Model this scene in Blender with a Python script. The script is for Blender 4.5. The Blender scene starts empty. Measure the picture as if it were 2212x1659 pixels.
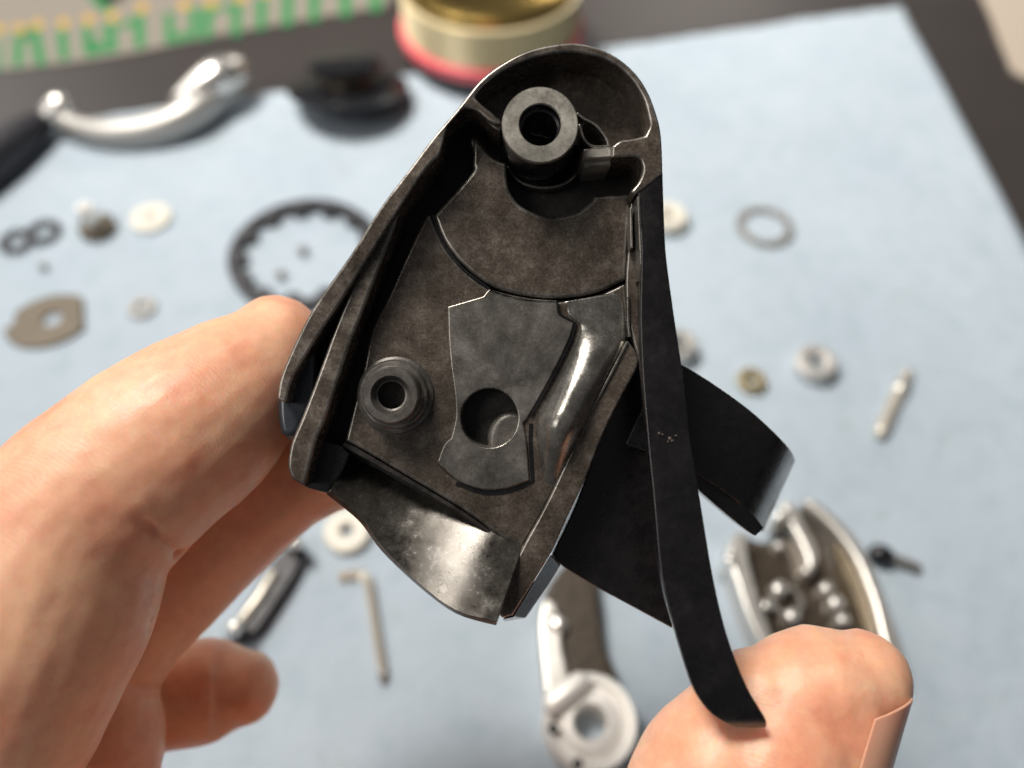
import bpy, bmesh, math, random
from mathutils import Vector, Matrix, noise
from mathutils.geometry import tessellate_polygon
random.seed(7)
C = bpy.context.scene.collection
sc = bpy.context.scene
# ------------------------------------------------------------------ camera, light  (1 unit = 1 cm)
FPX, CX, CY = 1664.0, 1106.0, 829.5          # focal length and centre in the 2212 x 1659 view of the photo
CAMH, DEP, D0 = 20.0, math.radians(55), 10.0
CAM = Vector((0, 0, CAMH))
RT = Vector((1, 0, 0)); UP = Vector((0, math.sin(DEP), math.cos(DEP))); BK = Vector((0, -math.cos(DEP), math.sin(DEP)))
M_CAM = Matrix((RT, UP, BK)).transposed().to_4x4()
cd = bpy.data.cameras.new('camera'); cam = bpy.data.objects.new('camera', cd); C.objects.link(cam)
cam.matrix_world = Matrix.Translation(CAM) @ M_CAM
cd.sensor_width = 36; cd.lens = 36 * FPX / 2212.0
cd.clip_start = 0.2; cd.clip_end = 2000
cd.dof.use_dof = True; cd.dof.focus_distance = 9.85
cd.dof.aperture_fstop = cd.lens * 1e-3 / (2 * 0.152)
cd.dof.aperture_blades = 0
sc.camera = cam
w = bpy.data.worlds.new('World'); sc.world = w; w.use_nodes = True
bg = w.node_tree.nodes['Background']; bg.inputs[0].default_value = (0.90, 0.93, 1.0, 1); bg.inputs[1].default_value = 0.07
def area(name, loc, target, size, power, col, shape='DISK', spread=180):
    l = bpy.data.lights.new(name, 'AREA'); l.shape = shape; l.size = size; l.energy = power; l.color = col; l.spread = math.radians(spread)
    o = bpy.data.objects.new(name, l); C.objects.link(o); o.location = loc
    o.rotation_euler = (Vector(target) - Vector(loc)).to_track_quat('-Z', 'Y').to_euler()
    return o
area('ceiling_lamp', (-37, 42, 100), (20, 66, 0), 36, 94000, (1.0, 0.94, 0.86), spread=104)
area('room_fill', (-80, 78, 52), (0, 30, 10), 60, 22000, (1.0, 0.95, 0.90))  # added soft fill standing for room bounce, no lamp known there
area('side_fill', (-62, -24, 74), (0, 8, 10), 46, 23000, (1.0, 0.95, 0.90))  # added fill from the camera's left, lifts skin and metal edges
area('wall_lamp', (45, 190, 95), (0, 10, 5), 60, 42000, (1.0, 0.93, 0.86))
sc.view_settings.view_transform = 'Standard'; sc.view_settings.look = 'None'
sc.view_settings.exposure = 0; sc.view_settings.gamma = 1
sc.cycles.max_bounces = 6
# ------------------------------------------------------------------ helpers
def ray(px, py): return RT * ((px - CX) / FPX) + UP * ((CY - py) / FPX) - BK
def at(px, py, d): return CAM + ray(px, py) * d
def tab(px, py, z=0.0):
    r = ray(px, py); return CAM + r * ((z - CAMH) / r.z)
def cpp(px, py, z=0.0):
    r = ray(px, py); return ((z - CAMH) / r.z) / FPX          # cm per pixel on the table there
def L(px, py, z=0.0):                                          # point of the held housing, its own frame
    d = D0 - z; return Vector(((px - CX) * d / FPX, (CY - py) * d / FPX, z))
def link(name, me, mat=None, parent=None):
    o = bpy.data.objects.new(name, me); C.objects.link(o)
    if mat: me.materials.append(mat)
    if parent: o.parent = parent
    return o
def tag(o, label, cat, group=None):
    o['label'] = label; o['category'] = cat
    if group: o['group'] = group
    return o
def thing(name, label, cat, loc=(0, 0, 0), group=None):
    o = bpy.data.objects.new(name, None); C.objects.link(o); o.location = loc; o.empty_display_size = 0.3
    return tag(o, label, cat, group)
def finish(o, bevel=0.0, seg=3, ang=35, smooth=True):
    if smooth:
        o.data.polygons.foreach_set('use_smooth', [True] * len(o.data.polygons))
        o.data.set_sharp_from_angle(angle=math.radians(ang))
    if bevel:
        b = o.modifiers.new('bevel', 'BEVEL'); b.width = bevel; b.segments = seg; b.limit_method = 'ANGLE'
        b.angle_limit = math.radians(ang); b.harden_normals = smooth; b.use_clamp_overlap = False
    return o
def me_bm(name, bm):
    me = bpy.data.meshes.new(name); bmesh.ops.recalc_face_normals(bm, faces=bm.faces); bm.to_mesh(me); bm.free(); return me
def curve(pts, n=5, corner=42, closed=True):
    """resample a traced outline: smooth through gentle points, keep the corners"""
    N = len(pts); P = [Vector(p) for p in pts]; out = []; cs = []
    for i in range(N):
        a = P[i] - P[i - 1]; b = P[(i + 1) % N] - P[i]
        cs.append(a.length < 1e-6 or b.length < 1e-6 or a.angle(b) > math.radians(corner))
    if not closed: cs[0] = cs[-1] = True
    for i in range(N if closed else N - 1):
        p1, p2 = P[i], P[(i + 1) % N]
        m1 = (p2 - p1) if cs[i] else (p2 - P[i - 1]) / 2
        m2 = (p2 - p1) if cs[(i + 1) % N] else (P[(i + 2) % N] - p1) / 2
        if cs[i] and cs[(i + 1) % N]: out.append(p1); continue
        for k in range(n):
            t = k / n
            out.append(p1 * (2*t**3 - 3*t*t + 1) + m1 * (t**3 - 2*t*t + t) + p2 * (-2*t**3 + 3*t*t) + m2 * (t**3 - t*t))
    if not closed: out.append(P[-1])
    return out
def pd(p, a, b):
    ab = b - a; t = max(0, min(1, (p - a).dot(ab)/max(ab.length_squared, 1e-12))); return (p - a - ab*t).length
def offset(lp, w):
    """move a closed 2-D outline inwards by w (outline counter-clockwise, holes clockwise); folded-over points collapse onto sound ones"""
    if w < 1e-6: return list(lp)
    out = []; N = len(lp)
    for i in range(N):
        a = lp[i] - lp[i-1]; b = lp[(i+1) % N] - lp[i]
        na = Vector((-a.y, a.x)).normalized(); nb = Vector((-b.y, b.x)).normalized()
        m = na + nb
        if m.length < .2: out.append(lp[i] + na*w); continue
        m.normalize(); out.append(lp[i] + m*w/max(.5, m.dot(na)))
    ok = [min(pd(p, lp[k-1], lp[k]) for k in range(N)) > .90*w for p in out]
    if not any(ok): return list(lp)
    for i in range(N):
        if ok[i]: continue
        d = 1
        while not (ok[(i+d) % N] or ok[(i-d) % N]): d += 1
        out[i] = out[(i+d) % N].copy() if ok[(i+d) % N] else out[(i-d) % N].copy()
    return out
def area2(lp): return sum(lp[i-1].x*lp[i].y - lp[i].x*lp[i-1].y for i in range(len(lp)))
def extrude(name, loops, z1, z0, mat, parent, bevel=0.03, flare=0.0, ang=35, edge=None, seg=4):
    """loops of 2-D points (first = outline, rest = holes): closed solid between z0 and z1 with rounded upper edges"""
    bm = bmesh.new(); tops = []; bots = []
    for n_, lp in enumerate(loops):
        q = []
        for p in lp:
            p = Vector((p[0], p[1]))
            if not q or (p - q[-1]).length > 1e-4: q.append(p)
        if (q[0] - q[-1]).length < 1e-4: q.pop()
        if (area2(q) > 0) != (n_ == 0): q.reverse()
        cen = sum(q, Vector((0, 0))) / len(q)
        rings = [[bm.verts.new((p.x + (p.x-cen.x)*flare, p.y + (p.y-cen.y)*flare, z0)) for p in q]]
        if bevel:
            for k in range(seg+1):
                t = k/seg*math.pi/2; o2 = offset(q, bevel*(1-math.cos(t)))
                rings.append([bm.verts.new((p.x, p.y, z1 - bevel*(1-math.sin(t)))) for p in o2])
        else: rings.append([bm.verts.new((p.x, p.y, z1)) for p in q])
        for r, (a, b) in enumerate(zip(rings, rings[1:])):
            for i in range(len(a)):
                k = (i+1) % len(a); f = bm.faces.new((a[i], a[k], b[k], b[i]))
                if edge and r > 0: f.material_index = 1
        tops.append(rings[-1]); bots.append(rings[0])
    if len(loops) == 1:
        bm.faces.new(tops[0]); bm.faces.new(list(reversed(bots[0])))
    else:
        for L_ in (tops, bots):
            tri = tessellate_polygon([[v.co for v in r] for r in L_]); fl = [v for r in L_ for v in r]
            for a, b, c in tri:
                try: bm.faces.new((fl[a], fl[b], fl[c]))
                except ValueError: pass
    bmesh.ops.remove_doubles(bm, verts=bm.verts, dist=2e-5)
    bmesh.ops.dissolve_degenerate(bm, edges=bm.edges, dist=1e-6)
    o = link(name, me_bm(name, bm), mat, parent)
    if edge: o.data.materials.append(edge)
    finish(o, 0, ang=ang)
    wn = o.modifiers.new('normals', 'WEIGHTED_NORMAL'); wn.keep_sharp = True; wn.weight = 80
    return o
def slab(name, px, z1, z0, mat, parent, bevel=0.02, holes=(), n=5, corner=42, flare=0.0, edge=True):
    lp = [[L(x, y, z1) for x, y in curve(px, n, corner)]] + [[L(x, y, z1) for x, y in h] for h in holes]
    return extrude(name, lp, z1, z0, mat, parent, bevel, flare, edge=(M['edge'] if mat not in (M['black'], M['bluish'], M['cast_shaded']) else None) if edge else None)
def circ(x, y, rx, ry=None, n=40, a0=0, rot=0):
    ry = ry or rx; c, s = math.cos(rot), math.sin(rot); out = []
    for i in range(n):
        a = a0 + 2*math.pi*i/n; u, v = rx*math.cos(a), ry*math.sin(a); out.append((x + u*c - v*s, y + u*s + v*c))
    return out
def lathe(name, prof, mat, parent=None, loc=(0, 0, 0), n=56, rot=None, ang=35, bevel=0):
    bm = bmesh.new(); rows = []
    for r, z in prof:
        rows.append([bm.verts.new((r*math.cos(2*math.pi*i/n), r*math.sin(2*math.pi*i/n), z)) for i in range(n)] if r > 1e-5 else [bm.verts.new((0, 0, z))])
    for A, B in zip(rows, rows[1:]):
        for i in range(n):
            j = (i + 1) % n
            if len(A) == 1 and len(B) == 1: continue
            if len(A) == 1: bm.faces.new((A[0], B[j], B[i]))
            elif len(B) == 1: bm.faces.new((A[i], A[j], B[0]))
            else: bm.faces.new((A[i], A[j], B[j], B[i]))
    o = finish(link(name, me_bm(name, bm), mat, parent), bevel, ang=ang); o.location = loc
    if rot: o.rotation_euler = rot
    return o
def cr(P, t):
    """Catmull-Rom through tuples"""
    n = len(P) - 1; i = min(int(t), n - 1); f = t - i
    p0, p1, p2, p3 = (P[max(i-1, 0)], P[i], P[i+1], P[min(i+2, n)])
    return [0.5*((2*b) + (c-a)*f + (2*a-5*b+4*c-d)*f*f + (3*b-a-3*c+d)*f**3) for a, b, c, d in zip(p0, p1, p2, p3)]
def tube_bm(bm, P, seg=18, step=6, cap=True, flat=1.0, side=None, smooth=True):
    """P: (x,y,z,r) rows; swept round tube with rounded ends; flat squashes along 'side' normal"""
    pts = [cr(P, i/step) for i in range((len(P)-1)*step + 1)] if smooth else [list(p) for p in P]
    V = [Vector(p[:3]) for p in pts]; R = [p[3] for p in pts]
    rows = []; up = None
    for i, v in enumerate(V):
        t = (V[min(i+1, len(V)-1)] - V[max(i-1, 0)]).normalized()
        if up is None: up = Vector(side) if side else (Vector((0, 0, 1)) if abs(t.z) < .9 else Vector((1, 0, 0)))
        u = (up - t*up.dot(t)).normalized(); up = u; b = t.cross(u)
        def ring(c, r): return [bm.verts.new(c + (u*math.cos(a)*flat + b*math.sin(a))*r) for a in (2*math.pi*k/seg for k in range(seg))]
        if i == 0 and cap:
            for q in (0.05, .3, .6, .85): rows.append(ring(v - t*R[i]*math.sqrt(1-q*q), R[i]*q))
        rows.append(ring(v, R[i]))
        if i == len(V)-1 and cap:
            for q in (.85, .6, .3, 0.05): rows.append(ring(v + t*R[i]*math.sqrt(1-q*q), R[i]*q))
    for A, B in zip(rows, rows[1:]):
        for k in range(seg): bm.faces.new((A[k], A[(k+1) % seg], B[(k+1) % seg], B[k]))
    bm.faces.new(list(reversed(rows[0]))); bm.faces.new(rows[-1])
def tube(name, P, mat, parent=None, **k):
    bm = bmesh.new(); tube_bm(bm, P, **k); return finish(link(name, me_bm(name, bm), mat, parent), 0, ang=50)
def loft(name, rows, mat, parent, thick=0.0, sub=4, bevel=0.0, off=-1):
    """smooth sheet through rows of points, optionally thickened"""
    rr = []
    for i in range((len(rows)-1)*sub + 1):
        cols = [[tuple(r[j]) for r in rows] for j in range(len(rows[0]))]
        rr.append([Vector(cr(c, i/sub)) for c in cols])
    bm = bmesh.new(); V = [[bm.verts.new(p) for p in r] for r in rr]
    for A, B in zip(V, V[1:]):
        for j in range(len(A)-1): bm.faces.new((A[j], A[j+1], B[j+1], B[j]))
    me = me_bm(name, bm); o = link(name, me, mat, parent)
    if thick:
        s = o.modifiers.new('thick', 'SOLIDIFY'); s.thickness = thick; s.offset = off
    return finish(o, bevel, ang=50)
# ------------------------------------------------------------------ materials
def mat_new(name):
    m = bpy.data.materials.new(name); m.use_nodes = True; nt = m.node_tree
    return m, nt, nt.nodes['Principled BSDF']
def nnoise(nt, scale, detail=6, rough=.6, vec=None, stretch=None):
    n = nt.nodes.new('ShaderNodeTexNoise'); n.inputs['Scale'].default_value = scale
    n.inputs['Detail'].default_value = detail; n.inputs['Roughness'].default_value = rough
    tc = nt.nodes.new('ShaderNodeTexCoord'); out = tc.outputs['Object']
    if stretch:
        mp = nt.nodes.new('ShaderNodeMapping'); mp.inputs['Scale'].default_value = stretch[:3]
        mp.inputs['Rotation'].default_value = (0, 0, stretch[3]); nt.links.new(out, mp.inputs[0]); out = mp.outputs[0]
    nt.links.new(out, n.inputs['Vector']); return n
def ramp(nt, src, stops):
    r = nt.nodes.new('ShaderNodeValToRGB'); e = r.color_ramp.elements
    while len(e) < len(stops): e.new(.5)
    for q, (p, c) in zip(e, stops): q.position = p; q.color = (c[0], c[1], c[2], 1) if not isinstance(c, float) else (c, c, c, 1)
    nt.links.new(src, r.inputs[0]); return r
def bump(nt, b, src, strength, dist):
    n = nt.nodes.new('ShaderNodeBump'); n.inputs['Strength'].default_value = strength; n.inputs['Distance'].default_value = dist
    nt.links.new(src, n.inputs['Height'])
    old = b.inputs['Normal'].links
    if old: nt.links.new(old[0].from_socket, n.inputs['Normal'])
    nt.links.new(n.outputs[0], b.inputs['Normal']); return n
def mix(nt, fac, a, b, mode='MIX'):
    m = nt.nodes.new('ShaderNodeMix'); m.data_type = 'RGBA'; m.blend_type = mode
    if isinstance(fac, float): m.inputs[0].default_value = fac
    else: nt.links.new(fac, m.inputs[0])
    for i, v in ((6, a), (7, b)):
        if isinstance(v, tuple): m.inputs[i].default_value = (*v[:3], 1)
        else: nt.links.new(v, m.inputs[i])
    return m.outputs[2]
def plain(name, col, rough=.5, metal=0.0, spec=.5, var=.12, nscale=6, bmp=.0, coat=0.0):
    m, nt, b = mat_new(name); n = nnoise(nt, nscale, 5)
    lo = tuple(c*(1-var) for c in col); hi = tuple(min(1, c*(1+var)) for c in col)
    r = ramp(nt, n.outputs[0], [(.3, lo), (.7, hi)]); nt.links.new(r.outputs[0], b.inputs['Base Color'])
    b.inputs['Roughness'].default_value = rough; b.inputs['Metallic'].default_value = metal
    b.inputs['Specular IOR Level'].default_value = spec; b.inputs['Coat Weight'].default_value = coat
    rr = ramp(nt, n.outputs[0], [(.3, max(0, rough-.06)), (.7, min(1, rough+.06))]); nt.links.new(rr.outputs[0], b.inputs['Roughness'])
    if bmp: bump(nt, b, nnoise(nt, nscale*8, 4).outputs[0], bmp, .02)
    return m
def cast(name, dark, mid, lite, rough=.42, metal=.25, speck=1.0, streak=False, spec=.6):
    """cast alloy with a mottled film of old grease"""
    m, nt, b = mat_new(name)
    n1 = nnoise(nt, 3.6, 12, .78); n2 = nnoise(nt, 34, 6, .8, stretch=(1, 3.5, 1, .5) if streak else None); n3 = nnoise(nt, 4.5, 4, .55)
    r1 = ramp(nt, n1.outputs[0], [(.34, dark), (.52, mid), (.68, lite)])
    r2 = ramp(nt, n2.outputs[0], [(.34, 1-.75*speck), (.66, 1+.6*speck)])
    c = mix(nt, 1.0, r1.outputs[0], r2.outputs[0], 'MULTIPLY')
    c = mix(nt, 1.0, c, ramp(nt, nnoise(nt, 1.0, 5, .6).outputs[0], [(.34, .62), (.66, 1.28)]).outputs[0], 'MULTIPLY')
    f3 = ramp(nt, n3.outputs[0], [(.60, 0.0), (.72, .40*speck)])
    c = mix(nt, f3.outputs[0], c, tuple(1.25*x + .015 for x in lite))
    nt.links.new(c, b.inputs['Base Color'])
    rr = ramp(nt, n1.outputs[0], [(.35, rough-.1), (.7, rough+.16)]); nt.links.new(rr.outputs[0], b.inputs['Roughness'])
    b.inputs['Metallic'].default_value = metal; b.inputs['Specular IOR Level'].default_value = spec
    bump(nt, b, n2.outputs[0], .12*speck, .02); bump(nt, b, nnoise(nt, 70, 3).outputs[0], .10, .008)
    return m
M = {}
M['cast'] = cast('cast_alloy', (.070, .054, .041), (.118, .096, .077), (.185, .160, .134), rough=.25, speck=.8, metal=.4)
M['cast_shaded'] = cast('cast_alloy_shaded', (.012, .010, .009), (.022, .019, .017), (.04, .035, .03))  # same alloy darkened: shade of the recesses put into the colour
M['machined'] = cast('machined_alloy', (.26, .245, .21), (.36, .34, .30), (.44, .42, .375), rough=.38, metal=.45, speck=.45)
M['edge'] = cast('worn_edge_glint', (.16, .145, .125), (.27, .25, .225), (.36, .34, .31), rough=.3, metal=.8, speck=.5)  # worn bevels made paler, so edge highlights sit in their colour
M['plate'] = cast('plate_alloy', (.085, .076, .066), (.13, .12, .108), (.18, .17, .158), rough=.38, metal=.4, speck=.4)
M['seat'] = cast('bearing_seat', (.05, .043, .035), (.095, .087, .076), (.17, .162, .15), rough=.2, metal=.6, streak=True, speck=.7)
M['ridge'] = cast('ridge_alloy', (.16, .15, .135), (.24, .23, .21), (.31, .30, .285), rough=.22, metal=.75, speck=.5)
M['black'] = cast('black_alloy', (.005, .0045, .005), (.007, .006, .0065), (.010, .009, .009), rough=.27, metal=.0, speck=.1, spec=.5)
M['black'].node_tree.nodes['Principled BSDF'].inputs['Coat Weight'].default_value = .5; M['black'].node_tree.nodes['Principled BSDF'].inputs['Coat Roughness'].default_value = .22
M['bluish'] = plain('towel_reflection', (.03, .036, .046), .3, .2, bmp=.05, coat=.6)  # blue reflection of the towel put into the base colour
M['silver'] = plain('polished_silver', (.86, .84, .80), .26, .85, var=.04)
M['matte'] = plain('matte_aluminium', (.74, .72, .69), .42, .7, var=.04)
M['bright'] = plain('bright_aluminium', (.92, .90, .86), .48, .5, var=.04)
M['satin'] = plain('satin_silver', (.70, .68, .64), .36, .8, var=.06)
M['grsat'] = plain('grey_satin', (.46, .45, .43), .45, .7, var=.06)
M['gold'] = plain('gold_lip', (.72, .50, .16), .2, 1.0, var=.05)
M['bronze'] = plain('bronze_inside', (.13, .10, .062), .42, .4, var=.3)
M['dkbronze'] = plain('dark_bronze', (.055, .042, .03), .35, .3, var=.3)
M['line'] = plain('fishing_line', (.76, .66, .42), .36, .25, var=.05)
M['pink'] = plain('pink_ring', (.78, .12, .14), .4, 0, var=.05)
M['blackpl'] = plain('black_plastic', (.012, .012, .014), .2, 0, var=.2)
M['darkrub'] = plain('dark_rubber', (.016, .016, .022), .5, 0, var=.2)
M['brownst'] = plain('worn_steel', (.12, .10, .075), .42, .6, var=.2)
M['greyst'] = plain('grey_steel', (.30, .29, .27), .4, .6, var=.1)
M['cream'] = plain('cream_plastic', (.66, .63, .55), .5, 0, var=.03)
M['beige'] = plain('beige_card', (.40, .34, .28), .6, 0, var=.05)
M['brass'] = plain('brass', (.50, .41, .24), .35, .7, var=.1)
M['keyst'] = plain('key_steel', (.66, .62, .54), .34, .6, var=.05)
M['green'] = plain('green_print', (.010, .17, .045), .6, 0, var=.1)
M['yellow'] = plain('yellow_print', (.42, .26, .03), .6, 0, var=.06)
M['sheet'] = plain('grey_print_sheet', (.20, .178, .15), .6, 0, var=.05)
M['dust'] = plain('dust', (.12, .095, .075), .9, 0, var=.2)
# tabletop: dark mat with soft sheen
m, nt, b = mat_new('tabletop'); n = nnoise(nt, .35, 6); n2 = nnoise(nt, 9, 4)
nt.links.new(mix(nt, 1.0, ramp(nt, n.outputs[0], [(.3, (.028, .023, .022)), (.7, (.04, .034, .032))]).outputs[0], ramp(nt, n2.outputs[0], [(.3, .85), (.7, 1.1)]).outputs[0], 'MULTIPLY'), b.inputs['Base Color'])
b.inputs['Roughness'].default_value = .42; bump(nt, b, n2.outputs[0], .1, .02); M['table'] = m
# blue shop towel
m, nt, b = mat_new('blue_towel'); n = nnoise(nt, .22, 5, .55); n2 = nnoise(nt, 1.2, 6, .65); n3 = nnoise(nt, 14, 4)
c = ramp(nt, n.outputs[0], [(.3, (.375, .445, .515)), (.7, (.42, .49, .555))]).outputs[0]
c = mix(nt, 1.0, c, ramp(nt, n2.outputs[0], [(.32, (.90, .93, .93)), (.5, (1., 1., 1.)), (1.0, (1.02, 1.02, 1.02))]).outputs[0], 'MULTIPLY')
st = ramp(nt, nnoise(nt, .55, 4, .6).outputs[0], [(.62, 0.0), (.72, .35)]); c = mix(nt, st.outputs[0], c, (.34, .37, .36))
nt.links.new(c, b.inputs['Base Color']); b.inputs['Roughness'].default_value = .85; b.inputs['Specular IOR Level'].default_value = .2
bump(nt, b, n3.outputs[0], .25, .03); bump(nt, b, n2.outputs[0], .55, .14); M['towel'] = m
# skin
m, nt, b = mat_new('skin'); n = nnoise(nt, .9, 6, .6); n2 = nnoise(nt, 5, 5, .6)
c = ramp(nt, n.outputs[0], [(.32, (.80, .37, .235)), (.5, (.86, .49, .325)), (.7, (.88, .56, .375))]).outputs[0]
c = mix(nt, 1.0, c, ramp(nt, n2.outputs[0], [(.3, (.93, .86, .84)), (.7, (1.04, 1.04, 1.02))]).outputs[0], 'MULTIPLY')
nt.links.new(c, b.inputs['Base Color']); b.inputs['Roughness'].default_value = .40; b.inputs['Specular IOR Level'].default_value = .5
b.inputs['Subsurface Weight'].default_value = .75; b.inputs['Subsurface Radius'].default_value = (1.0, .25, .10); b.inputs['Subsurface Scale'].default_value = .30
wv = nt.nodes.new('ShaderNodeTexWave'); wv.wave_type = 'BANDS'; wv.bands_direction = 'Y'; wv.inputs['Scale'].default_value = 6.5
wv.inputs['Distortion'].default_value = 9; wv.inputs['Detail'].default_value = 2; wv.inputs['Detail Scale'].default_value = .6
tc = nt.nodes.new('ShaderNodeTexCoord'); mp = nt.nodes.new('ShaderNodeMapping'); mp.inputs['Rotation'].default_value = (0.5, 0, .45)
nt.links.new(tc.outputs['Object'], mp.inputs[0]); nt.links.new(mp.outputs[0], wv.inputs[0])
msk = ramp(nt, nnoise(nt, .8, 3).outputs[0], [(.52, 0.0), (.64, 1.0)]); bump(nt, b, mix(nt, 1.0, wv.outputs['Color'], msk.outputs[0], 'MULTIPLY'), .12, .012)
vo = nt.nodes.new('ShaderNodeTexVoronoi'); vo.feature = 'DISTANCE_TO_EDGE'; vo.inputs['Scale'].default_value = 24
mv = nt.nodes.new('ShaderNodeMapping'); mv.inputs['Scale'].default_value = (1, .55, 1); mv.inputs['Rotation'].default_value = (.3, .4, .6); nt.links.new(tc.outputs['Object'], mv.inputs[0]); nt.links.new(mv.outputs[0], vo.inputs['Vector'])
bump(nt, b, ramp(nt, vo.outputs[0], [(0.0, 0.0), (.08, 1.0)]).outputs[0], .14, .010); bump(nt, b, nnoise(nt, 26, 4).outputs[0], .22, .02); bump(nt, b, nnoise(nt, 4, 4).outputs[0], .2, .04); M['skin'] = m
m, nt, b = mat_new('nail'); b.inputs['Base Color'].default_value = (.66, .36, .25, 1); b.inputs['Roughness'].default_value = .38
b.inputs['Subsurface Weight'].default_value = .4; b.inputs['Subsurface Radius'].default_value = (1, .4, .2); b.inputs['Subsurface Scale'].default_value = .1; M['nail'] = m
# ------------------------------------------------------------------ table, towel, printed sheet
bm = bmesh.new(); bmesh.ops.create_grid(bm, x_segments=12, y_segments=12, size=1)
o = link('tabletop', me_bm('tabletop', bm), M['table']); o.scale = (90, 80, 1); o.location = (0, 30, 0); o['kind'] = 'structure'
TL, TR = tab(95, 272), tab(1948, 17)
rd = (tab(2215, 530) - TR).normalized(); ld = (tab(0, 405) - TL).normalized()
BL, BR = TL + ld*62, TR + rd*66
bm = bmesh.new(); NX, NY = 110, 90; G = []
for j in range(NY+1):
    row = []
    for i in range(NX+1):
        u, v = i/NX, j/NY
        p = (TL*(1-u) + TR*u)*(1-v) + (BL*(1-u) + BR*u)*v
        e = min(v*NY, 3)/3
        wob = noise.noise(Vector((u*26, 3.1, 0)))*.16*(1-min(1, v*12)) + noise.noise(Vector((u*60, 7.1, 0)))*.10*(1-min(1, v*40))
        z = .10 + .09*noise.noise(Vector((p.x*.22, p.y*.22, 1))) + .02*noise.noise(Vector((p.x*.9, p.y*.9, 5)))
        row.append(bm.verts.new((p.x, p.y + wob, max(.02, z))))
    G.append(row)
for A, B in zip(G, G[1:]):
    for i in range(NX): bm.faces.new((A[i], A[i+1], B[i+1], B[i]))
o = finish(link('shop_towel', me_bm('towel', bm), M['towel']), 0, ang=180); s = o.modifiers.new('thick', 'SOLIDIFY'); s.thickness = .03; s.offset = -1
tag(o, 'large pale blue shop towel spread flat under all the loose reel parts', 'towel')
sheet = thing('printed_sheet', 'grey sheet with green and yellow lettering behind the silver crank handle', 'sheet', tab(300, 60))
inv = Matrix.Translation(-sheet.location)
def tpoly(name, px, z1, z0, mat, parent, bevel=0.01, n=4, corner=42, holes=()):
    """solid lying on the table, outline traced at its top"""
    o_ = parent.location if parent else Vector((0, 0, 0))
    lp = [[(tab(x, y, z1) - o_)[:2] for x, y in curve(px, n, corner)]] + [[(tab(x, y, z1) - o_)[:2] for x, y in h] for h in holes]
    return extrude(name, lp, z1 - o_.z, z0 - o_.z, mat, parent, bevel)
tpoly('paper', [(-260, 170), (0, 152), (260, 118), (520, 66), (835, 12), (870, -60), (500, -330), (-300, -330)], .06, .01, M['sheet'], sheet)
for q in [((0, 64), (4, 66), (3, 150), (-12, 150)), ((29, 75), (52, 73), (49, 142), (28, 146)), ((59, 64), (86, 62), (101, 139), (78, 143)), ((48, 68), (64, 62), (66, 80), (48, 84)),
          ((121, 66), (145, 64), (150, 128), (128, 131)), ((176, 58), (197, 56), (206, 119), (182, 122)), ((219, 53), (248, 50), (256, 110), (234, 113)), ((196, 74), (206, 88), (232, 96), (234, 112), (205, 119)),
          ((287, 34), (312, 30), (314, 102), (291, 105)), ((254, 52), (288, 38), (288, 52), (256, 66)), ((355, 29), (375, 24), (377, 92), (357, 96)), ((408, 18), (430, 14), (432, 80), (412, 84)), ((376, 74), (412, 68), (412, 84), (376, 92)),
          ((436, 18), (461, 14), (457, 83), (438, 86)), ((498, 6), (522, 2), (520, 76), (500, 79)), ((460, 18), (500, 6), (500, 16), (460, 30)), ((553, -4), (578, -8), (573, 63), (553, 66)), ((610, -14), (634, -18), (632, 55), (610, 58)),
          ((668, -24), (692, -28), (689, 45), (668, 48)), ((735, -36), (760, -40), (758, 35), (735, 37)), ((799, -46), (824, -50), (822, 24), (799, 26)), ((178, -20), (226, -20), (242, 22), (230, 30), (210, 14))]:
    tpoly('green_letter', q, .066, .055, M['green'], sheet, 0, n=1)
for x, y in [(-2, 62), (42, 61), (81, 53), (137, 50), (191, 42), (242, 35), (307, 16), (398, 10), (456, 6), (520, -6), (578, -18), (634, -28), (692, -38), (760, -50), (824, -62)]:
    tpoly('yellow_dot', circ(x, y, 12, 11, 14), .070, .055, M['yellow'], sheet, 0)
blot = thing('plastic_disc', 'small black disc lying on the grey printed sheet above the yellow dots', 'disc', tab(242, -6))
lathe('disc_body', [(0, 0.06), (.55, .06), (.6, .12), (.55, .45), (.3, .52), (0, .53)], M['blackpl'], blot)
card = thing('beige_card', 'blurred beige card at the far right corner of the dark tabletop', 'card', tab(2190, 40))
tpoly('card_sheet', [(2105, -40), (2135, 20), (2175, 120), (2212, 165), (2420, 240), (2500, -120)], .12, .01, M['beige'], card)
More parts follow.
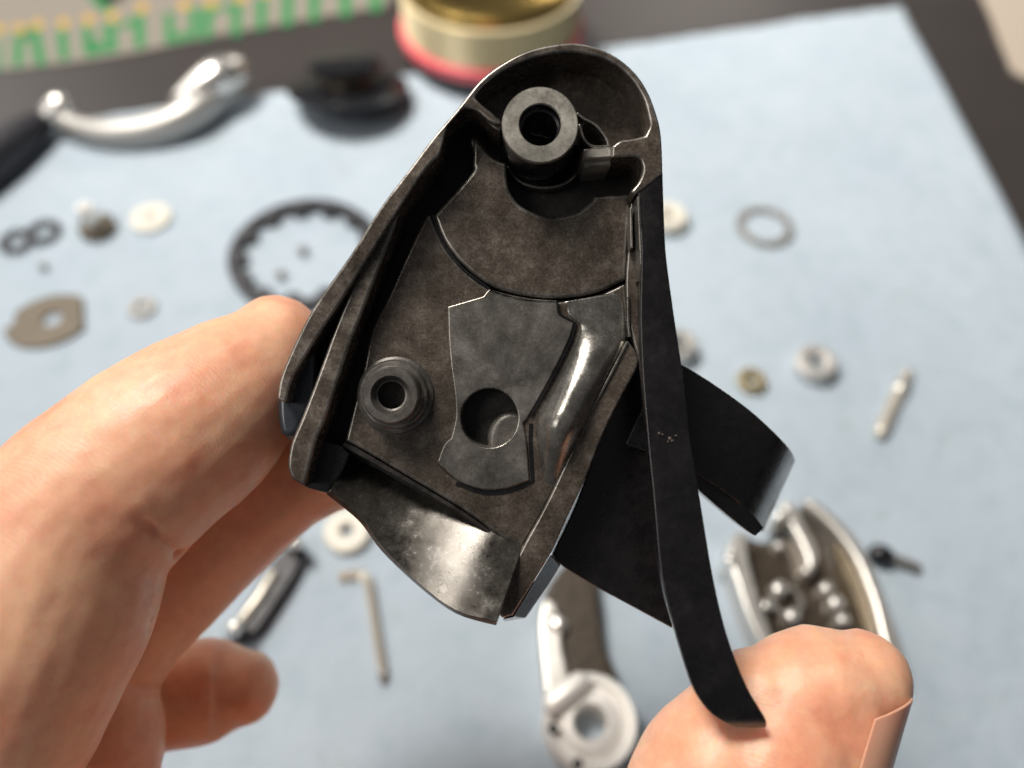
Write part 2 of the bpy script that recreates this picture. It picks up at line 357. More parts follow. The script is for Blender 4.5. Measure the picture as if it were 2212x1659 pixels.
# ------------------------------------------------------------------ the held housing
HS = thing('reel_housing', 'dark grease-stained metal fishing reel housing held open side up between the fingers', 'reel part')
HS.matrix_world = Matrix.Translation(CAM - BK*D0) @ M_CAM
RIM_Z = .48
slab('back_shell', [(985, 262), (1045, 180), (1100, 140), (1160, 112), (1225, 102), (1290, 112), (1340, 142), (1385, 195), (1410, 260), (1418, 330), (1420, 400), (1400, 620), (1365, 800),
      (1185, 1180), (1120, 1190), (840, 1030), (745, 985), (700, 1040), (650, 1030), (640, 960), (628, 800), (690, 690), (770, 560), (850, 440)], -.42, -.78, M['cast_shaded'], HS, .03)
slab('rim', [(598, 862), (606, 815), (630, 756), (662, 690), (700, 630), (760, 545), (820, 450), (880, 370), (940, 290), (975, 250), (1005, 212), (1040, 170), (1090, 133), (1150, 105), (1225, 92), (1280, 99),
      (1330, 121), (1370, 154), (1397, 192), (1415, 235), (1427, 280), (1431, 330), (1432, 376), (1400, 402), (1372, 422), (1362, 414), (1380, 392), (1389, 366), (1385, 347), (1371, 338), (1322, 339),
      (1322, 316), (1340, 303), (1371, 298), (1394, 292), (1403, 272), (1401, 252), (1388, 208), (1354, 160), (1303, 126), (1234, 112), (1166, 121), (1098, 146), (1053, 177), (1030, 202), (1028, 212),
      (1044, 228), (1067, 246), (1084, 268), (1060, 264), (1030, 240), (1005, 232), (985, 246), (966, 274), (955, 318), (946, 338), (934, 348), (905, 385), (845, 478), (785, 572), (728, 662), (686, 726), (650, 784), (628, 826), (616, 872)], RIM_Z, -.7, M['cast'], HS, .035, n=4)
slab('guide_rail', [(864, 458), (838, 482), (818, 498), (806, 530), (762, 615), (722, 712), (690, 800), (652, 900), (628, 958), (621, 1008), (630, 1036), (658, 1052), (668, 1010), (686, 945), (706, 895), (746, 770), (776, 690), (806, 612), (838, 530)], .36, -.7, M['cast'], HS, .045, n=4)
slab('rail_foot', [(690, 948), (735, 962), (756, 980), (738, 1022), (706, 1066), (664, 1054), (652, 1044)], -.05, -.75, M['black'], HS, .03)
slab('outer_flank', [(608, 806), (640, 752), (684, 740), (680, 860), (646, 935), (620, 950), (604, 938), (598, 900), (598, 850)], .16, -.75, M['bluish'], HS, .10, n=5)
slab('notch_wall', [(946, 300), (966, 278), (952, 330), (934, 364), (926, 352)], .30, -.6, M['cast'], HS, .02)
slab('recess_floor', [(1020, 200), (1090, 140), (1166, 112), (1234, 103), (1310, 118), (1362, 152), (1398, 205), (1412, 265), (1400, 310), (1300, 320), (1180, 300), (1060, 262)], -.16, -.5, M['cast'], HS, .03)
# floor panels
well = [(1022, 290), (1060, 336), (1094, 352), (1097, 398), (1110, 428), (1132, 448), (1183, 468), (1236, 461), (1262, 447), (1281, 430), (1290, 423), (1364, 418)]
arc = [(1352, 604), (1282, 634), (1200, 644), (1130, 638), (1060, 617), (1002, 574), (962, 524), (937, 465)]
slab('round_panel', well + [(1361, 450)] + arc + [(1016, 376), (1021, 350)], .05, -.5, M['cast'], HS, .05, n=5)
arc2 = [(x - 1, y + 6) for x, y in reversed(arc)]
HOLE = circ(1057, 903, 62, 64, 40)
slab('floor_panel', [(920, 462), (931, 464)] + arc2[1:] + [(1354, 640), (1356, 735), (1300, 845), (1240, 960), (1185, 1080), (1128, 1182), (1080, 1160), (1000, 1102), (850, 1012), (775, 968), (745, 952), (762, 880), (785, 790), (802, 710), (838, 638), (880, 545)],
     0, -.55, M['cast'], HS, .05, holes=[circ(1057, 903, 66, 68, 40)], n=4)
slab('bottom_edge', [(745, 952), (775, 968), (850, 1012), (1000, 1102), (1080, 1160), (1128, 1182), (1122, 1196), (1060, 1160), (985, 1108), (850, 1028), (757, 976), (735, 962)], -.05, -.6, M['cast_shaded'], HS, .03)  # shade of the downward-facing bevel, given by the dark colour
slab('keyed_plate', [(967, 662), (1043, 640), (1056, 624), (1100, 636), (1150, 645), (1203, 649), (1206, 676), (1214, 684), (1240, 696), (1230, 732), (1195, 805), (1142, 898), (1130, 914), (1138, 960), (1144, 1038), (1090, 1056), (1040, 1058), (985, 1036), (944, 1000), (958, 962), (974, 946), (984, 900), (982, 850), (974, 790), (969, 730)],   .04, -.5, M['plate'], HS, .022, holes=[HOLE], n=4, corner=30)
# thin black strips: gap and groove lines, with the plate's step shade painted in
def strip(name, px, wpx, z1, z0, mat, bevel=.0):
    P = curve(px, 4, 30, closed=False); a, b2 = [], []
    for i, p in enumerate(P):
        t = (P[min(i+1, len(P)-1)] - P[max(i-1, 0)]).normalized(); nn = Vector((-t.y, t.x))*wpx/2
        a.append(p + nn); b2.append(p - nn)
    return slab(name, [tuple(p) for p in a + b2[::-1]], z1, z0, mat, HS, bevel, n=1, corner=0)
strip('seam_shade', [(1058, 628), (1100, 641), (1150, 650), (1204, 653), (1208, 676), (1216, 684), (1243, 697), (1233, 733), (1198, 806), (1146, 898)], 5, .040, -.1, M['black'])
strip('seam_shade', [(934, 464), (958, 524), (998, 578), (1058, 624)], 5, .012, -.1, M['black'])
strip('seam_shade', [(1147, 915), (1146, 960), (1151, 1040), (1100, 1060), (1045, 1064), (985, 1044)], 8, .012, -.1, M['black'])  # gap and shadow right of and below the raised tab, as black strip
# side ridge, rounded over
rows = []
for (xa, ya), (xb, yb), h in [((1212, 652), (1352, 628), .015), ((1222, 682), (1356, 676), .04), ((1248, 704), (1356, 712), .06), ((1240, 738), (1353, 748), .12), ((1212, 798), (1322, 808), .23), ((1180, 862), (1288, 878), .33), ((1158, 912), (1260, 938), .38), ((1164, 985), (1224, 1005), .19), ((1176, 1044), (1200, 1056), .0)]:
    r = []
    for k in range(11):
        t = k/10; r.append(L(xa + (xb-xa)*t, ya + (yb-ya)*t, -.01 + h*math.sin(math.pi*t)**.65))
    rows.append(r)
loft('ridge', rows, M['ridge'], HS, .2, 6)
slab('side_rail', [(1357, 736), (1374, 760), (1379, 786), (1362, 822), (1330, 882), (1300, 945), (1264, 1036), (1226, 1118), (1190, 1196), (1150, 1262), (1108, 1330), (1085, 1336), (1066, 1318), (1074, 1296), (1100, 1242), (1130, 1180), (1185, 1078), (1240, 960), (1300, 845)], .05, -.95, M['cast'], HS, .035, n=4)
strip('rail_line', [(1356, 738), (1302, 842), (1240, 956), (1215, 1008)], 6, .085, -.1, M['ridge'], .012)
strip('wall_line', [(1357, 640), (1358, 700), (1361, 728)], 6, .10, -.1, M['ridge'], .012)
strip('wall_line', [(1380, 424), (1383, 500), (1388, 602)], 7, .50, -.1, M['ridge'], .015)
strip('wall_line', [(1363, 448), (1364, 500), (1365, 536)], 6, .30, -.1, M['ridge'], .015)
slab('right_wall', [(1362, 420), (1400, 402), (1410, 560), (1420, 760), (1380, 780), (1360, 700), (1352, 610), (1360, 500)], .06, -.7, M['cast'], HS, .03, n=4)
# blunt end of the side rail, sloping outward
bm = bmesh.new()
q = [L(1190, 1196, .0), L(1108, 1330, .0), L(1086, 1338, .0), L(1212, 1221, -.42), L(1186, 1262, -.45), L(1136, 1335, -.45), L(1092, 1342, -.4), L(1195, 1205, -.5), L(1100, 1330, -.9)]
v = [bm.verts.new(p) for p in q]
for f in ((0, 1, 4, 3), (1, 5, 4), (1, 2, 6, 5), (0, 3, 7), (3, 4, 8, 7), (4, 5, 8), (5, 6, 8), (0, 7, 8, 2, 1)): bm.faces.new([v[i] for i in f])
finish(link('rail_end', me_bm('rail_end', bm), M['bluish'], HS), .02)
# curved bearing seat (lip)
A = [(757, 974), (800, 996), (850, 1022), (915, 1062), (1000, 1112), (1060, 1154), (1124, 1196)]
B = [(704, 1068), (742, 1098), (780, 1132), (825, 1192), (905, 1268), (985, 1326), (1072, 1352)]
rows = []
zc = -.56; SL = [-.65, -.35, .1, .85, 1.68, .85, .2]
for k, (a, b_) in enumerate(zip(A, B)):
    if k: zc += (SL[k-1] + SL[k])/12
    rows.append([L(a[0] + (b_[0]-a[0])*s_, a[1] + (b_[1]-a[1])*s_, zc + .53*s_ + .03*s_*s_) for s_ in (-.12, 0, .2, .4, .6, .8, 1.0)])
loft('bearing_seat', rows, M['seat'], HS, .12, 5, .015)
strip('scratch', [(752, 1040), (736, 1080)], 8, -.40, -.6, M['machined'], .0)
# bosses
def boss(name, px, py, zt, prof, mat, host=None):
    p = L(px, py, zt); return lathe(name, prof, mat, host or HS, (0, 0, 0) if host else (p.x, p.y, 0), 64, ang=28)
k = (D0 - .69)/FPX
b1 = boss('screw_boss', 1167, 269, .69, [(88*k, -.55), (88*k, -.28), (83*k, -.24), (83*k, .66), (80.5*k, .69), (47*k, .69), (45*k, .67), (45*k, .45), (38*k, .42), (36*k, -.3), (0, -.3)], M['machined'])
# added black sleeve paints the shade on the boss sides; machined top stays pale
boss('boss_side_shade', 1167, 269, .69, [(92*k, -.5), (90*k, -.24), (84.0*k, -.2), (84.0*k, .62), (83.1*k, .64), (83*k, -.5)], M['black'], b1)
boss('boss_bore', 1167, 269, .69, [(44.9*k, .655), (44.4*k, .52), (39*k, .50)] + [((38.5 - 2.6*(q_ % 2))*k, .47 - .036*q_) for q_ in range(18)] + [(35*k, -.25), (0, -.25)], M['black'], b1)  # bore lining coloured black for the shade inside the hole
strip('boss_foot_ring', [(1093, 345), (1104, 372), (1124, 392), (1150, 402), (1176, 405), (1206, 401), (1232, 388), (1254, 362)], 7, -.2, -.4, M['ridge'], .02)
k = (D0 - .42)/FPX
b2 = boss('screw_boss', 843, 854, .42, [(88*k, -.05), (86*k, .03), (80*k, .05), (76*k, .05), (75*k, .16), (72*k, .18), (66*k, .18), (63*k, .20), (61*k, .40), (58*k, .42), (43*k, .42), (41*k, .40), (34*k, .33), (30*k, .32), (29*k, .0), (28*k, -.4), (0, -.4)], M['plate'])
boss('boss_bore', 843, 854, .42, [(29.2*k, .315), (28.4*k, .0), (27.5*k, -.35), (0, -.35)], M['black'], b2)  # black lining paints the shade down this bore
# hole through the floor: tilted grey bottom seen inside it
slab('hole_wall', circ(1060, 905, 70, 72, 36), -.30, -.8, M['cast_shaded'], HS, .02, n=1, corner=0)
slab('hole_boss', circ(1106, 950, 54, 62, 32), -.22, -.5, M['plate'], HS, .10, n=1, corner=0, edge=False)
# webs beside the large boss
slab('web_block', [(1256, 322), (1318, 316), (1323, 318), (1322, 340), (1258, 344)], .40, -.5, M['machined'], HS, .02)
slab('web_block', [(1258, 342), (1321, 338), (1320, 356), (1262, 362)], .28, -.5, M['machined'], HS, .02)
strip('web_rib', [(1246, 244), (1262, 256), (1284, 268), (1300, 284), (1312, 302), (1316, 318)], 6, .34, -.5, M['ridge'], .012)
strip('web_rib', [(1252, 268), (1260, 296), (1270, 310), (1284, 316), (1318, 316)], 6, .36, -.5, M['ridge'], .012)
slab('corner_wedge', [(1040, 232), (1070, 250), (1086, 266), (1080, 284), (1066, 276), (1046, 256)], .40, -.5, M['cast'], HS, .02)
slab('pit_wall', [(1012, 300), (1026, 288), (1064, 336), (1096, 352), (1098, 380), (1060, 360), (1024, 330)], .0, -.5, M['cast'], HS, .05)
# stem
ST = [(372, 1416, 1432, .44), (386, 1406, 1432, .45), (420, 1378, 1433, .46), (500, 1384, 1436, .50), (560, 1386, 1440, .52), (680, 1384, 1456, .56), (800, 1388, 1474, .62), (950, 1400, 1491, .70), (1070, 1412, 1511, .80), (1250, 1430, 1541, .95), (1380, 1464, 1573, 1.08), (1480, 1496, 1612, 1.15), (1530, 1526, 1640, 1.16), (1556, 1556, 1655, 1.12), (1572, 1590, 1655, 1.05)]
bm = bmesh.new(); rr = []
for i in range((len(ST)-1)*4 + 1):
    y, xl, xr, z = cr(ST, i/4); th = .42
    a, b_ = L(xl, y, z), L(xr, y, z); m_ = (a + b_)/2; m_.z += .012
    rr.append([bm.verts.new(p) for p in (a, m_, b_, b_ + Vector((.0, 0, -.08)), b_ + Vector((-.05, 0, -th)), a + Vector((.03, 0, -th)), a + Vector((-.01, 0, -.05)))])
for A_, B_ in zip(rr, rr[1:]):
    for j in range(7): bm.faces.new((A_[j], A_[(j+1) % 7], B_[(j+1) % 7], B_[j]))
bm.faces.new(rr[0][::-1]); bm.faces.new(rr[-1])
finish(link('stem', me_bm('stem', bm), M['black'], HS), .015, ang=25)
for x, y, r in [(1424, 936, 3), (1431, 939, 2), (1447, 947, 4), (1443, 954, 2), (1452, 952, 3), (1460, 941, 2)]:
    lathe('dust_fleck', [(r*.0056, 0), (r*.004, .012), (0, .018)], M['dust'], HS, L(x, y, .715), 8)
# foot plate behind the stem and its curled end
slab('foot_web', [(1360, 720), (1436, 720), (1466, 800), (1510, 1020), (1470, 1300), (1452, 1358), (1360, 1308), (1290, 1270), (1215, 1224), (1192, 1200), (1262, 1040)], -.55, -.85, M['black'], HS, .03)
RU = [((1440, 770), (1350, 960), -.52), ((1500, 803), (1425, 985), -.46), ((1560, 842), (1492, 1016), -.42), ((1620, 886), (1552, 1054), -.42), ((1665, 926), (1597, 1088), -.50), ((1694, 955), (1626, 1114), -.72), ((1711, 976), (1641, 1136), -1.05), ((1719, 994), (1648, 1150), -1.5)]
loft('foot_plate', [[L(u[0] + (l[0]-u[0])*t, u[1] + (l[1]-u[1])*t, z) for t in (0, .25, .5, .75, 1)] for u, l, z in RU], M['black'], HS, .16, 5, .02)
slab('foot_rib', [(1496, 1006), (1556, 1052), (1622, 1106), (1650, 1140), (1640, 1152), (1618, 1150), (1502, 1052), (1490, 1020)], -.50, -1.0, M['black'], HS, .02)
# ------------------------------------------------------------------ the hand
def cp(px, py, d, rpx): p = at(px, py, d); return (p.x, p.y, p.z, rpx*d/FPX)
bm = bmesh.new()
IDX = [(596, 742, 10.95, 106), (548, 796, 10.8, 142), (438, 898, 10.45, 186), (304, 1004, 10.15, 204), (158, 1142, 9.9, 219), (82, 1330, 9.7, 234), (0, 1530, 9.7, 218), (-110, 1760, 9.8, 225), (-120, 2000, 10.3, 240)]
MID = [(730, 985, 11.9, 112), (600, 1040, 11.9, 122), (445, 1160, 11.9, 140), (310, 1300, 11.7, 142), (222, 1450, 11.5, 126), (185, 1590, 11.4, 160), (150, 1800, 11.3, 165), (120, 2030, 11.4, 170)]
RNG = [(515, 1486, 13.2, 84), (480, 1488, 13.2, 103), (430, 1494, 13.1, 110), (330, 1510, 13.0, 112), (220, 1580, 12.8, 112), (190, 1760, 12.5, 130), (200, 2050, 12.2, 150)]
THM = [(1852, 1468, 10.0, 110), (1804, 1502, 10.0, 140), (1740, 1645, 10.0, 160), (1690, 1790, 10.0, 195), (1590, 1920, 10.1, 235), (1420, 2080, 10.2, 260), (1150, 2280, 10.8, 300)]
for f in (IDX, MID, RNG, THM): tube_bm(bm, [cp(*q) for q in f], seg=28, step=8)
tube_bm(bm, [cp(*q) for q in [(1642, 1532, 9.95, 128), (1600, 1600, 9.92, 160), (1558, 1680, 9.9, 186), (1520, 1810, 9.9, 200)]], seg=24, step=6)
tube_bm(bm, [cp(*q) for q in [(1768, 1494, 9.99, 142), (1730, 1504, 9.98, 136), (1700, 1560, 9.96, 170), (1660, 1640, 9.95, 205), (1610, 1800, 9.95, 225)]], seg=24, step=6)       # pad pressed out by the stem
tube_bm(bm, [cp(*q) for q in [(-60, 2010, 10.4, 250), (250, 2130, 11.2, 300), (700, 2280, 11.4, 330), (1150, 2300, 11.0, 320)]], seg=24, step=6)
tube_bm(bm, [cp(*q) for q in [(400, 2200, 11.2, 330), (500, 2700, 11.0, 380), (560, 3300, 11.0, 330)]], seg=24, step=6)
tmp = link('tmp', me_bm('tmp', bm)); rm = tmp.modifiers.new('r', 'REMESH'); rm.mode = 'VOXEL'; rm.voxel_size = .04; rm.use_smooth_shade = True
sm = tmp.modifiers.new('s', 'SMOOTH'); sm.factor = .5; sm.iterations = 18
dg = bpy.context.evaluated_depsgraph_get(); hm = bpy.data.meshes.new_from_object(tmp.evaluated_get(dg)); bpy.data.objects.remove(tmp)
# creases: grooves along 3-D polylines
def seg_d(p, a, b_):
    ab = b_ - a; t = max(0, min(1, (p-a).dot(ab)/ab.length_squared)); return (p - a - ab*t).length
CRE = []
def crease(px, depth, width):
    CRE.append(([at(x, y, d) for x, y, d in px], depth, width))
crease([(385, 1196, 10.0), (350, 1166, 9.5), (322, 1142, 9.2), (298, 1122, 8.98)], .20, .07)
for q_ in range(9):
    a_ = q_/8; x_, y_ = 585 - 190*a_, 1000 + 130*a_
    crease([(x_ + 8, y_ + 10, 10.5), (x_ - 55, y_ - 75, 9.6)], .018 + .01*(q_ % 3), .026)
for q_ in range(5): crease([(1845 + 22*q_, 1400 + 12*q_, 9.6), (1800 + 14*q_, 1500 + 20*q_, 9.2)], .012, .03)
crease([(350, 1488, 11.6), (300, 1490, 11.0), (255, 1470, 10.6)], .09, .08)
crease([(362, 1505, 11.8), (300, 1512, 11.0)], .07, .06)
for i, (y0, x0) in enumerate([(1245, 362), (1268, 358), (1292, 352), (1316, 342), (1340, 330), (1366, 318)]):
    crease([(x0+6, y0, 9.9), (x0-60, y0-8, 9.4)], .04, .028)
vs = hm.vertices
nrm = [v.normal.copy() for v in vs]
for v in vs:
    p = v.co
    q = (p - CAM); dd = -q.dot(BK)
    if dd < 7.5: continue
    off = 0
    for pts, dep, wid in CRE:
        if (p - pts[0]).length > 2.5: continue
        k_, d = min(((i_, seg_d(p, a, b_)) for i_, (a, b_) in enumerate(zip(pts, pts[1:]))), key=lambda q_: q_[1])
        run = (p - pts[0]).length / (pts[-1] - pts[0]).length
        if d < wid*2.5: off += dep*math.exp(-(d/wid)**2)*max(0, min(1, 1.25 - run))
    off += .03*noise.noise(p*1.1) + .010*noise.noise(p*3.7)
    v.co = p - nrm[v.index]*off
hand = link('hand', hm, M['skin']); finish(hand, 0, ang=180)
tag(hand, 'bare left hand holding the dark reel housing, fingers at left and thumb at lower right', 'hand')
# thumb nail, seen almost edge-on at the thumb's lower right
ax0, ax1 = at(1764, 1508, 10.0), at(1688, 1668, 10.0)
ad = (ax1 - ax0).normalized(); rgt = (RT - ad*RT.dot(ad)).normalized(); cam_ = (BK - ad*BK.dot(ad) - rgt*BK.dot(rgt)).normalized()
rows = []
for s_ in [i/14 for i in range(15)]:
    r = []
    for j in range(15):
        q = -1 + 2*j/14; a = math.radians(64 + 46*q)
        lon = -.60 + 1.9*s_ + .36*abs(q)**2.0*(1-s_) - .10*q*q*s_
        rad = .940 - .05*abs(q)**4 + .02*(1-s_)**3 + .30*s_
        r.append(ax0 + ad*lon + (rgt*math.sin(a) + cam_*math.cos(a))*rad)
    rows.append(r)
loft('thumbnail', rows, M['nail'], hand, .035, 2, .008, -1)
# ring finger nail
# ------------------------------------------------------------------ loose parts on the towel
ZT = .13
def T3(px, py, z=ZT): return tab(px, py, z)
# crank handle
h = thing('crank_handle', 'shiny silver bent crank handle lying at the far left edge of the towel', 'crank handle', tab(300, 290))
def tp(px, py, z, rpx, o_): p = tab(px, py, z) - o_; return (p.x, p.y, p.z, rpx*cpp(px, py, z))
HL = h.location
tube('arm', [tp(118, 246, .8, 22, HL), tp(170, 276, .6, 25, HL), tp(240, 289, .55, 29, HL), tp(330, 280, .6, 32, HL), tp(400, 252, .8, 34, HL), tp(446, 222, .9, 32, HL), tp(500, 182, .9, 26, HL)], M['grsat'], h)
tube('grip', [tp(92, 262, .8, 26, HL), tp(40, 300, .8, 40, HL), tp(-40, 362, .8, 50, HL), tp(-130, 430, .8, 46, HL)], M['darkrub'], h)
tube('joint', [tp(100, 252, .9, 20, HL), tp(128, 226, 1.2, 24, HL)], M['silver'], h, smooth=False)
tube('hub', [tp(404, 220, 1.0, 32, HL), tp(468, 170, 1.4, 40, HL), tp(505, 152, 1.4, 32, HL)], M['silver'], h)
# black knob
p = T3(758, 224); s = cpp(758, 235)
kb = thing('spool_knob', 'black flanged drag knob standing on the towel left of the line spool', 'knob', p)
kb.rotation_euler = (math.radians(-16), 0, 0); kb.location.z += .45
lathe('flange', [(0, 0), (100*s, 0), (124*s, .16), (127*s, .30), (118*s, .38), (60*s, .5), (0, .52)], M['blackpl'], kb)
lathe('neck', [(52*s, .45), (46*s, .7), (44*s, .95), (0, .96)], M['brownst'], kb)
lathe('crown', [(42*s, .9), (70*s, .98), (78*s, 1.1), (76*s, 1.3), (60*s, 1.4), (0, 1.42)], M['blackpl'], kb)
# line spool
p = T3(1062, 208 - 104); s = cpp(1062, 120)
sp = thing('line_spool', 'upright spool of pale fishing line with pink base ring behind the housing', 'spool', p)
R0 = 190*s
lathe('skirt', [(0, 0), (R0*.90, 0), (R0*.97, .12), (R0*.98, .8), (R0*.9, .86)], M['blackpl'], sp)
lathe('base_ring', [(R0*.9, .8), (R0*.99, .8), (R0*1.02, .9), (R0*1.02, 1.25), (R0*.98, 1.38), (R0*.9, 1.38)], M['pink'], sp)
prof = [(R0*.95, 1.3)]
for i in range(32): prof.append((R0*(.955 + .012*(i % 2)), 1.36 + i*.052))
prof += [(R0*.90, 3.02)]
lathe('line', prof, M['line'], sp, ang=80)
lathe('lip', [(R0*.86, 2.9), (R0*.9, 3.0), (R0*.93, 3.1), (R0*.91, 3.33), (R0*.8, 3.5), (R0*.6, 3.45), (R0*.55, 3.1), (0, 3.1)], M['gold'], sp)
# rings, washers
def washer(name, px, py, ro, ri, hgt, mat, label, cat, group=None, tilt=None, n=48):
    s = cpp(px, py); ro *= s; ri *= s; e = min(hgt*.25, (ro-ri)*.25)
    o = lathe(name, [(ri, e), (ri, hgt-e), (ri+e, hgt), (ro-e, hgt), (ro, hgt-e), (ro, e), (ro-e, 0), (ri+e, 0), (ri, e)], mat, None, T3(px, py), n, tilt)
    return tag(o, label, cat, group)
washer('rubber_ring', 37, 524, 36, 20, .14, M['darkrub'], 'small black rubber ring at the left edge, left one of the touching pair', 'ring', 'small black rubber rings')
washer('rubber_ring', 95, 504, 37, 20, .14, M['darkrub'], 'small black rubber ring overlapping its twin, nearer the little gear', 'ring', 'small black rubber rings')
washer('plastic_washer', 327, 472, 43, 9, .12, M['cream'], 'white plastic washer on the towel right of the little gear', 'washer')
washer('steel_washer', 308, 666, 29, 12, .10, M['greyst'], 'small grey steel washer right of the notched brown disc', 'washer')
washer('thin_washer', 1651, 491, 61, 44, .10, M['greyst'], 'thin wide grey steel washer alone on the right of the towel', 'washer')
washer('white_bushing', 1440, 482, 42, 12, .5, M['cream'], 'cream bushing half hidden behind the right edge of the housing', 'bushing')
washer('brass_washer', 1622, 826, 31, 12, .22, M['brass'], 'small brass washer left of the silver bearing', 'washer')
washer('bearing', 1756, 796, 44, 18, .5, M['matte'], 'silver ball bearing lying between the brass washer and the steel pin', 'bearing')
washer('steel_collar', 1462, 762, 38, 16, .6, M['satin'], 'silver collar mostly hidden behind the black stem', 'collar')
washer('cream_washer', 752, 1152, 50, 14, .25, M['cream'], 'cream washer peeking out under the shiny lip of the housing', 'washer')
# little gear
p = T3(215, 498); s = cpp(215, 498)
g = thing('small_gear', 'small silver pinion gear with a bright stub between black rings and white washer', 'gear', p)
teeth = []
for i in range(24):
    a = 2*math.pi*i/24; r = (38 if i % 2 else 31)*s
    teeth += [(r*math.cos(a-.06), r*math.sin(a-.06)), (r*math.cos(a+.06), r*math.sin(a+.06))]
extrude('toothed_disc', [teeth, circ(0, 0, 12*s, n=20)], .35, 0, M['brownst'], g, .02)
o = lathe('stub', [(18*s, .2), (18*s, 1.0), (15*s, 1.08), (9*s, 1.08), (8*s, .9), (0, .9)], M['silver'], g, (-6*s, 4*s, 0))
# notched disc
p = T3(108, 696); s = cpp(108, 696)
notched_at = p
ol = []
for i in range(60):
    a = 2*math.pi*i/60; x, y = 88*s*math.cos(a), 72*s*math.sin(a)
    x = min(x, 70*s)
    if 2.6 < a < 3.0: x *= .86; y *= .86
    if i % 2 and a > 3.3: x *= .97; y *= .97
    c_, s_ = math.cos(.35), math.sin(.35); ol.append((x*c_ - y*s_, x*s_ + y*c_))
o = extrude('notched_disc', [ol, circ(6*s, 4*s, 20*s, n=24)], .12, 0, M['brownst'], None, .03); o.location = notched_at
tag(o, 'worn brown steel disc with one side cut off, left of the small washer', 'disc')
# big scalloped ring
p = T3(660, 553); s = cpp(660, 553)
g = thing('scalloped_ring', 'large black ring with a scalloped inner edge behind the index fingertip', 'ring', p)
inn = []
for i in range(144):
    a = 2*math.pi*i/144; r = (129 + 9*math.tanh(2.2*math.sin(a*13)))*s; inn.append((r*math.cos(a), r*math.sin(a)))
extrude('ring_body', [circ(0, 0, 160*s, n=96), inn], .32, 0, M['darkrub'], g, .03)
for x, y, r, lb in [(655, 546, 11, 'tiny dark grain inside the scalloped black ring, nearer the housing'), (607, 597, 11, 'tiny dark grain inside the scalloped black ring, just above the index fingertip'), (96, 580, 9, 'tiny dark ball on the towel above the notched brown disc')]:
    s = cpp(x, y); tag(lathe('steel_ball', [(r*s*math.sin(q*math.pi/8), r*s*(1-math.cos(q*math.pi/8))*.8) for q in range(9)], M['greyst'], None, T3(x, y), 20), lb, 'ball', 'tiny grains on the towel')
# hinge pin
p = T3(1927, 880); g = thing('hinge_pin', 'pale steel pin with a narrow head on the towel, right of the bearing', 'pin', p)
tube('shank', [tp(1902, 934, .22, 15, p), tp(1945, 838, .22, 15, p)], M['keyst'], g, smooth=False)
tube('head', [tp(1950, 830, .24, 13, p), tp(1960, 808, .24, 13, p)], M['keyst'], g, smooth=False)
tube('collar', [tp(1943, 842, .22, 18, p), tp(1949, 830, .22, 18, p)], M['satin'], g, smooth=False)
# black screw
p = T3(1935, 1215); g = thing('black_screw', 'short black screw lying on the towel beside the open gear case', 'screw', p)
s = cpp(1935, 1215)
tube('shank', [tp(1908, 1200, .3, 13, p), tp(1978, 1226, .25, 12, p)], M['greyst'], g, smooth=False)
tube('head', [tp(1898, 1197, .35, 23, p), tp(1908, 1201, .35, 23, p)], M['blackpl'], g, smooth=False)
# hex key
p = T3(800, 1350); g = thing('hex_key', 'pale steel L-shaped hex key lying on the towel below the housing', 'hex key', p)
bm = bmesh.new(); tube_bm(bm, [tp(732, 1248, .18, 12, p), tp(762, 1242, .2, 12, p), tp(782, 1243, .2, 12, p), tp(795, 1258, .2, 12, p), tp(801, 1290, .2, 12, p), tp(814, 1372, .2, 12, p), tp(827, 1452, .2, 12, p)], seg=6, step=4, cap=False)
finish(link('shaft', me_bm('shaft', bm), M['keyst'], g), 0, ang=25)
tube('tip', [tp(827, 1454, .2, 12, p), tp(829, 1468, .18, 10, p)], M['greyst'], g, smooth=False)
# slotted lever next to the fingers
p = T3(565, 1270); g = thing('slotted_lever', 'dark slotted metal lever with two bright rounded ends beside the middle finger', 'lever', p)
tpoly('plate', [(640, 1160), (655, 1180), (640, 1230), (590, 1310), (545, 1370), (505, 1386), (480, 1372), (540, 1290), (585, 1215)], .55, .1, M['darkrub'], g, .05)
tube('bar', [tp(512, 1352, .6, 11, p), tp(560, 1290, .6, 11, p), tp(590, 1240, .6, 10, p)], M['keyst'], g, smooth=False)
tube('stud', [tp(628, 1176, .6, 20, p), tp(636, 1172, .95, 18, p)], M['silver'], g, smooth=False)
tube('stud', [tp(504, 1358, .6, 20, p), tp(508, 1354, .95, 18, p)], M['silver'], g, smooth=False)
# rotor arm with hub
p = T3(1270, 1480); g = thing('rotor_arm', 'silver arm with a round bored hub lying on the towel under the housing', 'arm')
g.location = p
tpoly('arm', [(1165, 1340), (1180, 1270), (1220, 1215), (1285, 1225), (1296, 1300), (1306, 1390), (1340, 1470), (1270, 1500), (1190, 1540), (1172, 1440)], .75, .1, M['dkbronze'], g, .12)  # brown-dark reflection in the silver arm, put into its colour
tpoly('side_wall', [(1165, 1340), (1176, 1290), (1200, 1300), (1212, 1345), (1216, 1400), (1228, 1470), (1200, 1540), (1180, 1520), (1170, 1430)], 1.0, .1, M['satin'], g, .10)
pc = tab(1275, 1560, .9) - p; s = cpp(1275, 1560, .9)
lathe('hub', [(35*s, -.8), (36*s, .02), (40*s, .06), (60*s, .05), (66*s, -.08), (80*s, -.08), (84*s, .1), (97*s, .12), (103*s, .04), (104*s, -.8), (35*s, -.8)], M['bright'], g, (pc.x, pc.y, pc.z), 72)
for x, y in ((1195, 1574), (1248, 1650)):
    q = tab(x, y, 1.03) - p; lathe('screw_hole', [(12*s, 0), (9*s, .02), (0, -.01)], M['blackpl'], g, (q.x, q.y, q.z-.02), 20)
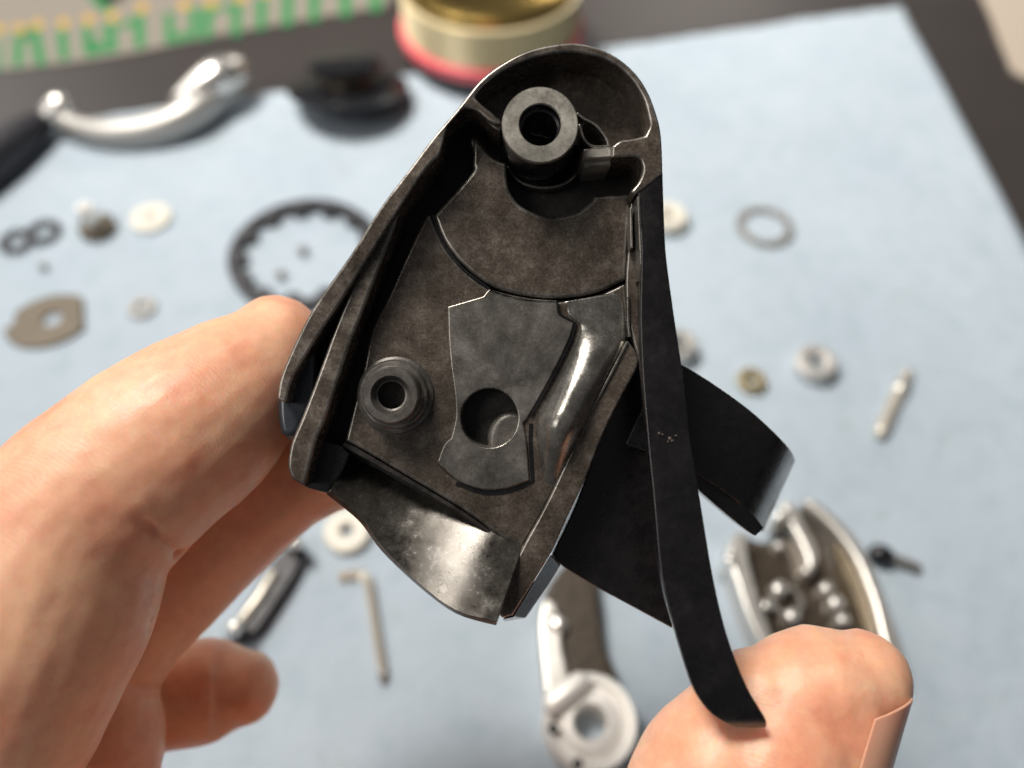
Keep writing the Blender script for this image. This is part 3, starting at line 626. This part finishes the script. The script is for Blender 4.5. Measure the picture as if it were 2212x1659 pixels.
tube('lug', [tp(1196, 1520, 1.0, 26, p), tp(1250, 1478, 1.0, 26, p)], M['bright'], g, smooth=False)
tube('lug', [tp(1190, 1340, .8, 22, p), tp(1206, 1352, .9, 20, p)], M['silver'], g, smooth=False)
# open gear case
p = T3(1760, 1280); g = thing('gear_case', 'open silver gear case half with bronze inside and small posts, behind the thumb', 'gear case', p)
tpoly('floor', [(1612, 1160), (1650, 1172), (1690, 1162), (1705, 1130), (1745, 1120), (1800, 1200), (1860, 1300), (1905, 1400), (1850, 1480), (1720, 1470), (1665, 1400), (1625, 1290)], .35, .1, M['dkbronze'], g, .05)
tpoly('wall', [(1588, 1150), (1612, 1146), (1616, 1200), (1640, 1290), (1672, 1380), (1700, 1440), (1668, 1432), (1620, 1340), (1586, 1240), (1574, 1190)], 1.2, .1, M['satin'], g, .08)
tpoly('wall', [(1738, 1082), (1756, 1074), (1832, 1138), (1886, 1220), (1926, 1330), (1952, 1402), (1940, 1440), (1912, 1400), (1886, 1300), (1850, 1210), (1800, 1140)], 1.3, .1, M['satin'], g, .10)
tpoly('inner_wall', [(1790, 1130), (1846, 1206), (1882, 1300), (1908, 1400), (1880, 1400), (1850, 1300), (1816, 1220)], .9, .1, M['bronze'], g, .06)
tpoly('slot', [(1762, 1128), (1786, 1134), (1820, 1214), (1862, 1310), (1880, 1390), (1862, 1390), (1838, 1310), (1800, 1230)], .42, .1, M['blackpl'], g, .02)
tpoly('bridge', [(1690, 1080), (1716, 1086), (1740, 1130), (1770, 1190), (1766, 1226), (1746, 1230), (1740, 1196), (1712, 1140), (1696, 1118)], .9, .1, M['satin'], g, .10)
for x, y, r, z in [(1688, 1268, 20, .8), (1660, 1306, 16, .7), (1716, 1328, 20, .8), (1790, 1268, 18, .8), (1812, 1300, 20, .85), (1826, 1336, 16, .8), (1690, 1112, 18, 1.2), (1582, 1206, 16, 1.3), (1746, 1230, 14, .9), (1686, 1176, 13, .7)]:
    q = tab(x, y, z) - p; s = cpp(x, y, z)
    r *= .8; lathe('post', [(r*s*1.2, -z+.3), (r*s, -.06), (r*s*.85, -.01), (r*s*.5, 0), (0, 0)], M['silver'], g, (q.x, q.y, q.z), 24, ang=60)
lathe('bearing_ring', [(26*s, 0), (34*s, 0), (34*s, .12), (26*s, .12), (26*s, 0)], M['greyst'], g, tab(1698, 1300, .4) - p, 32)
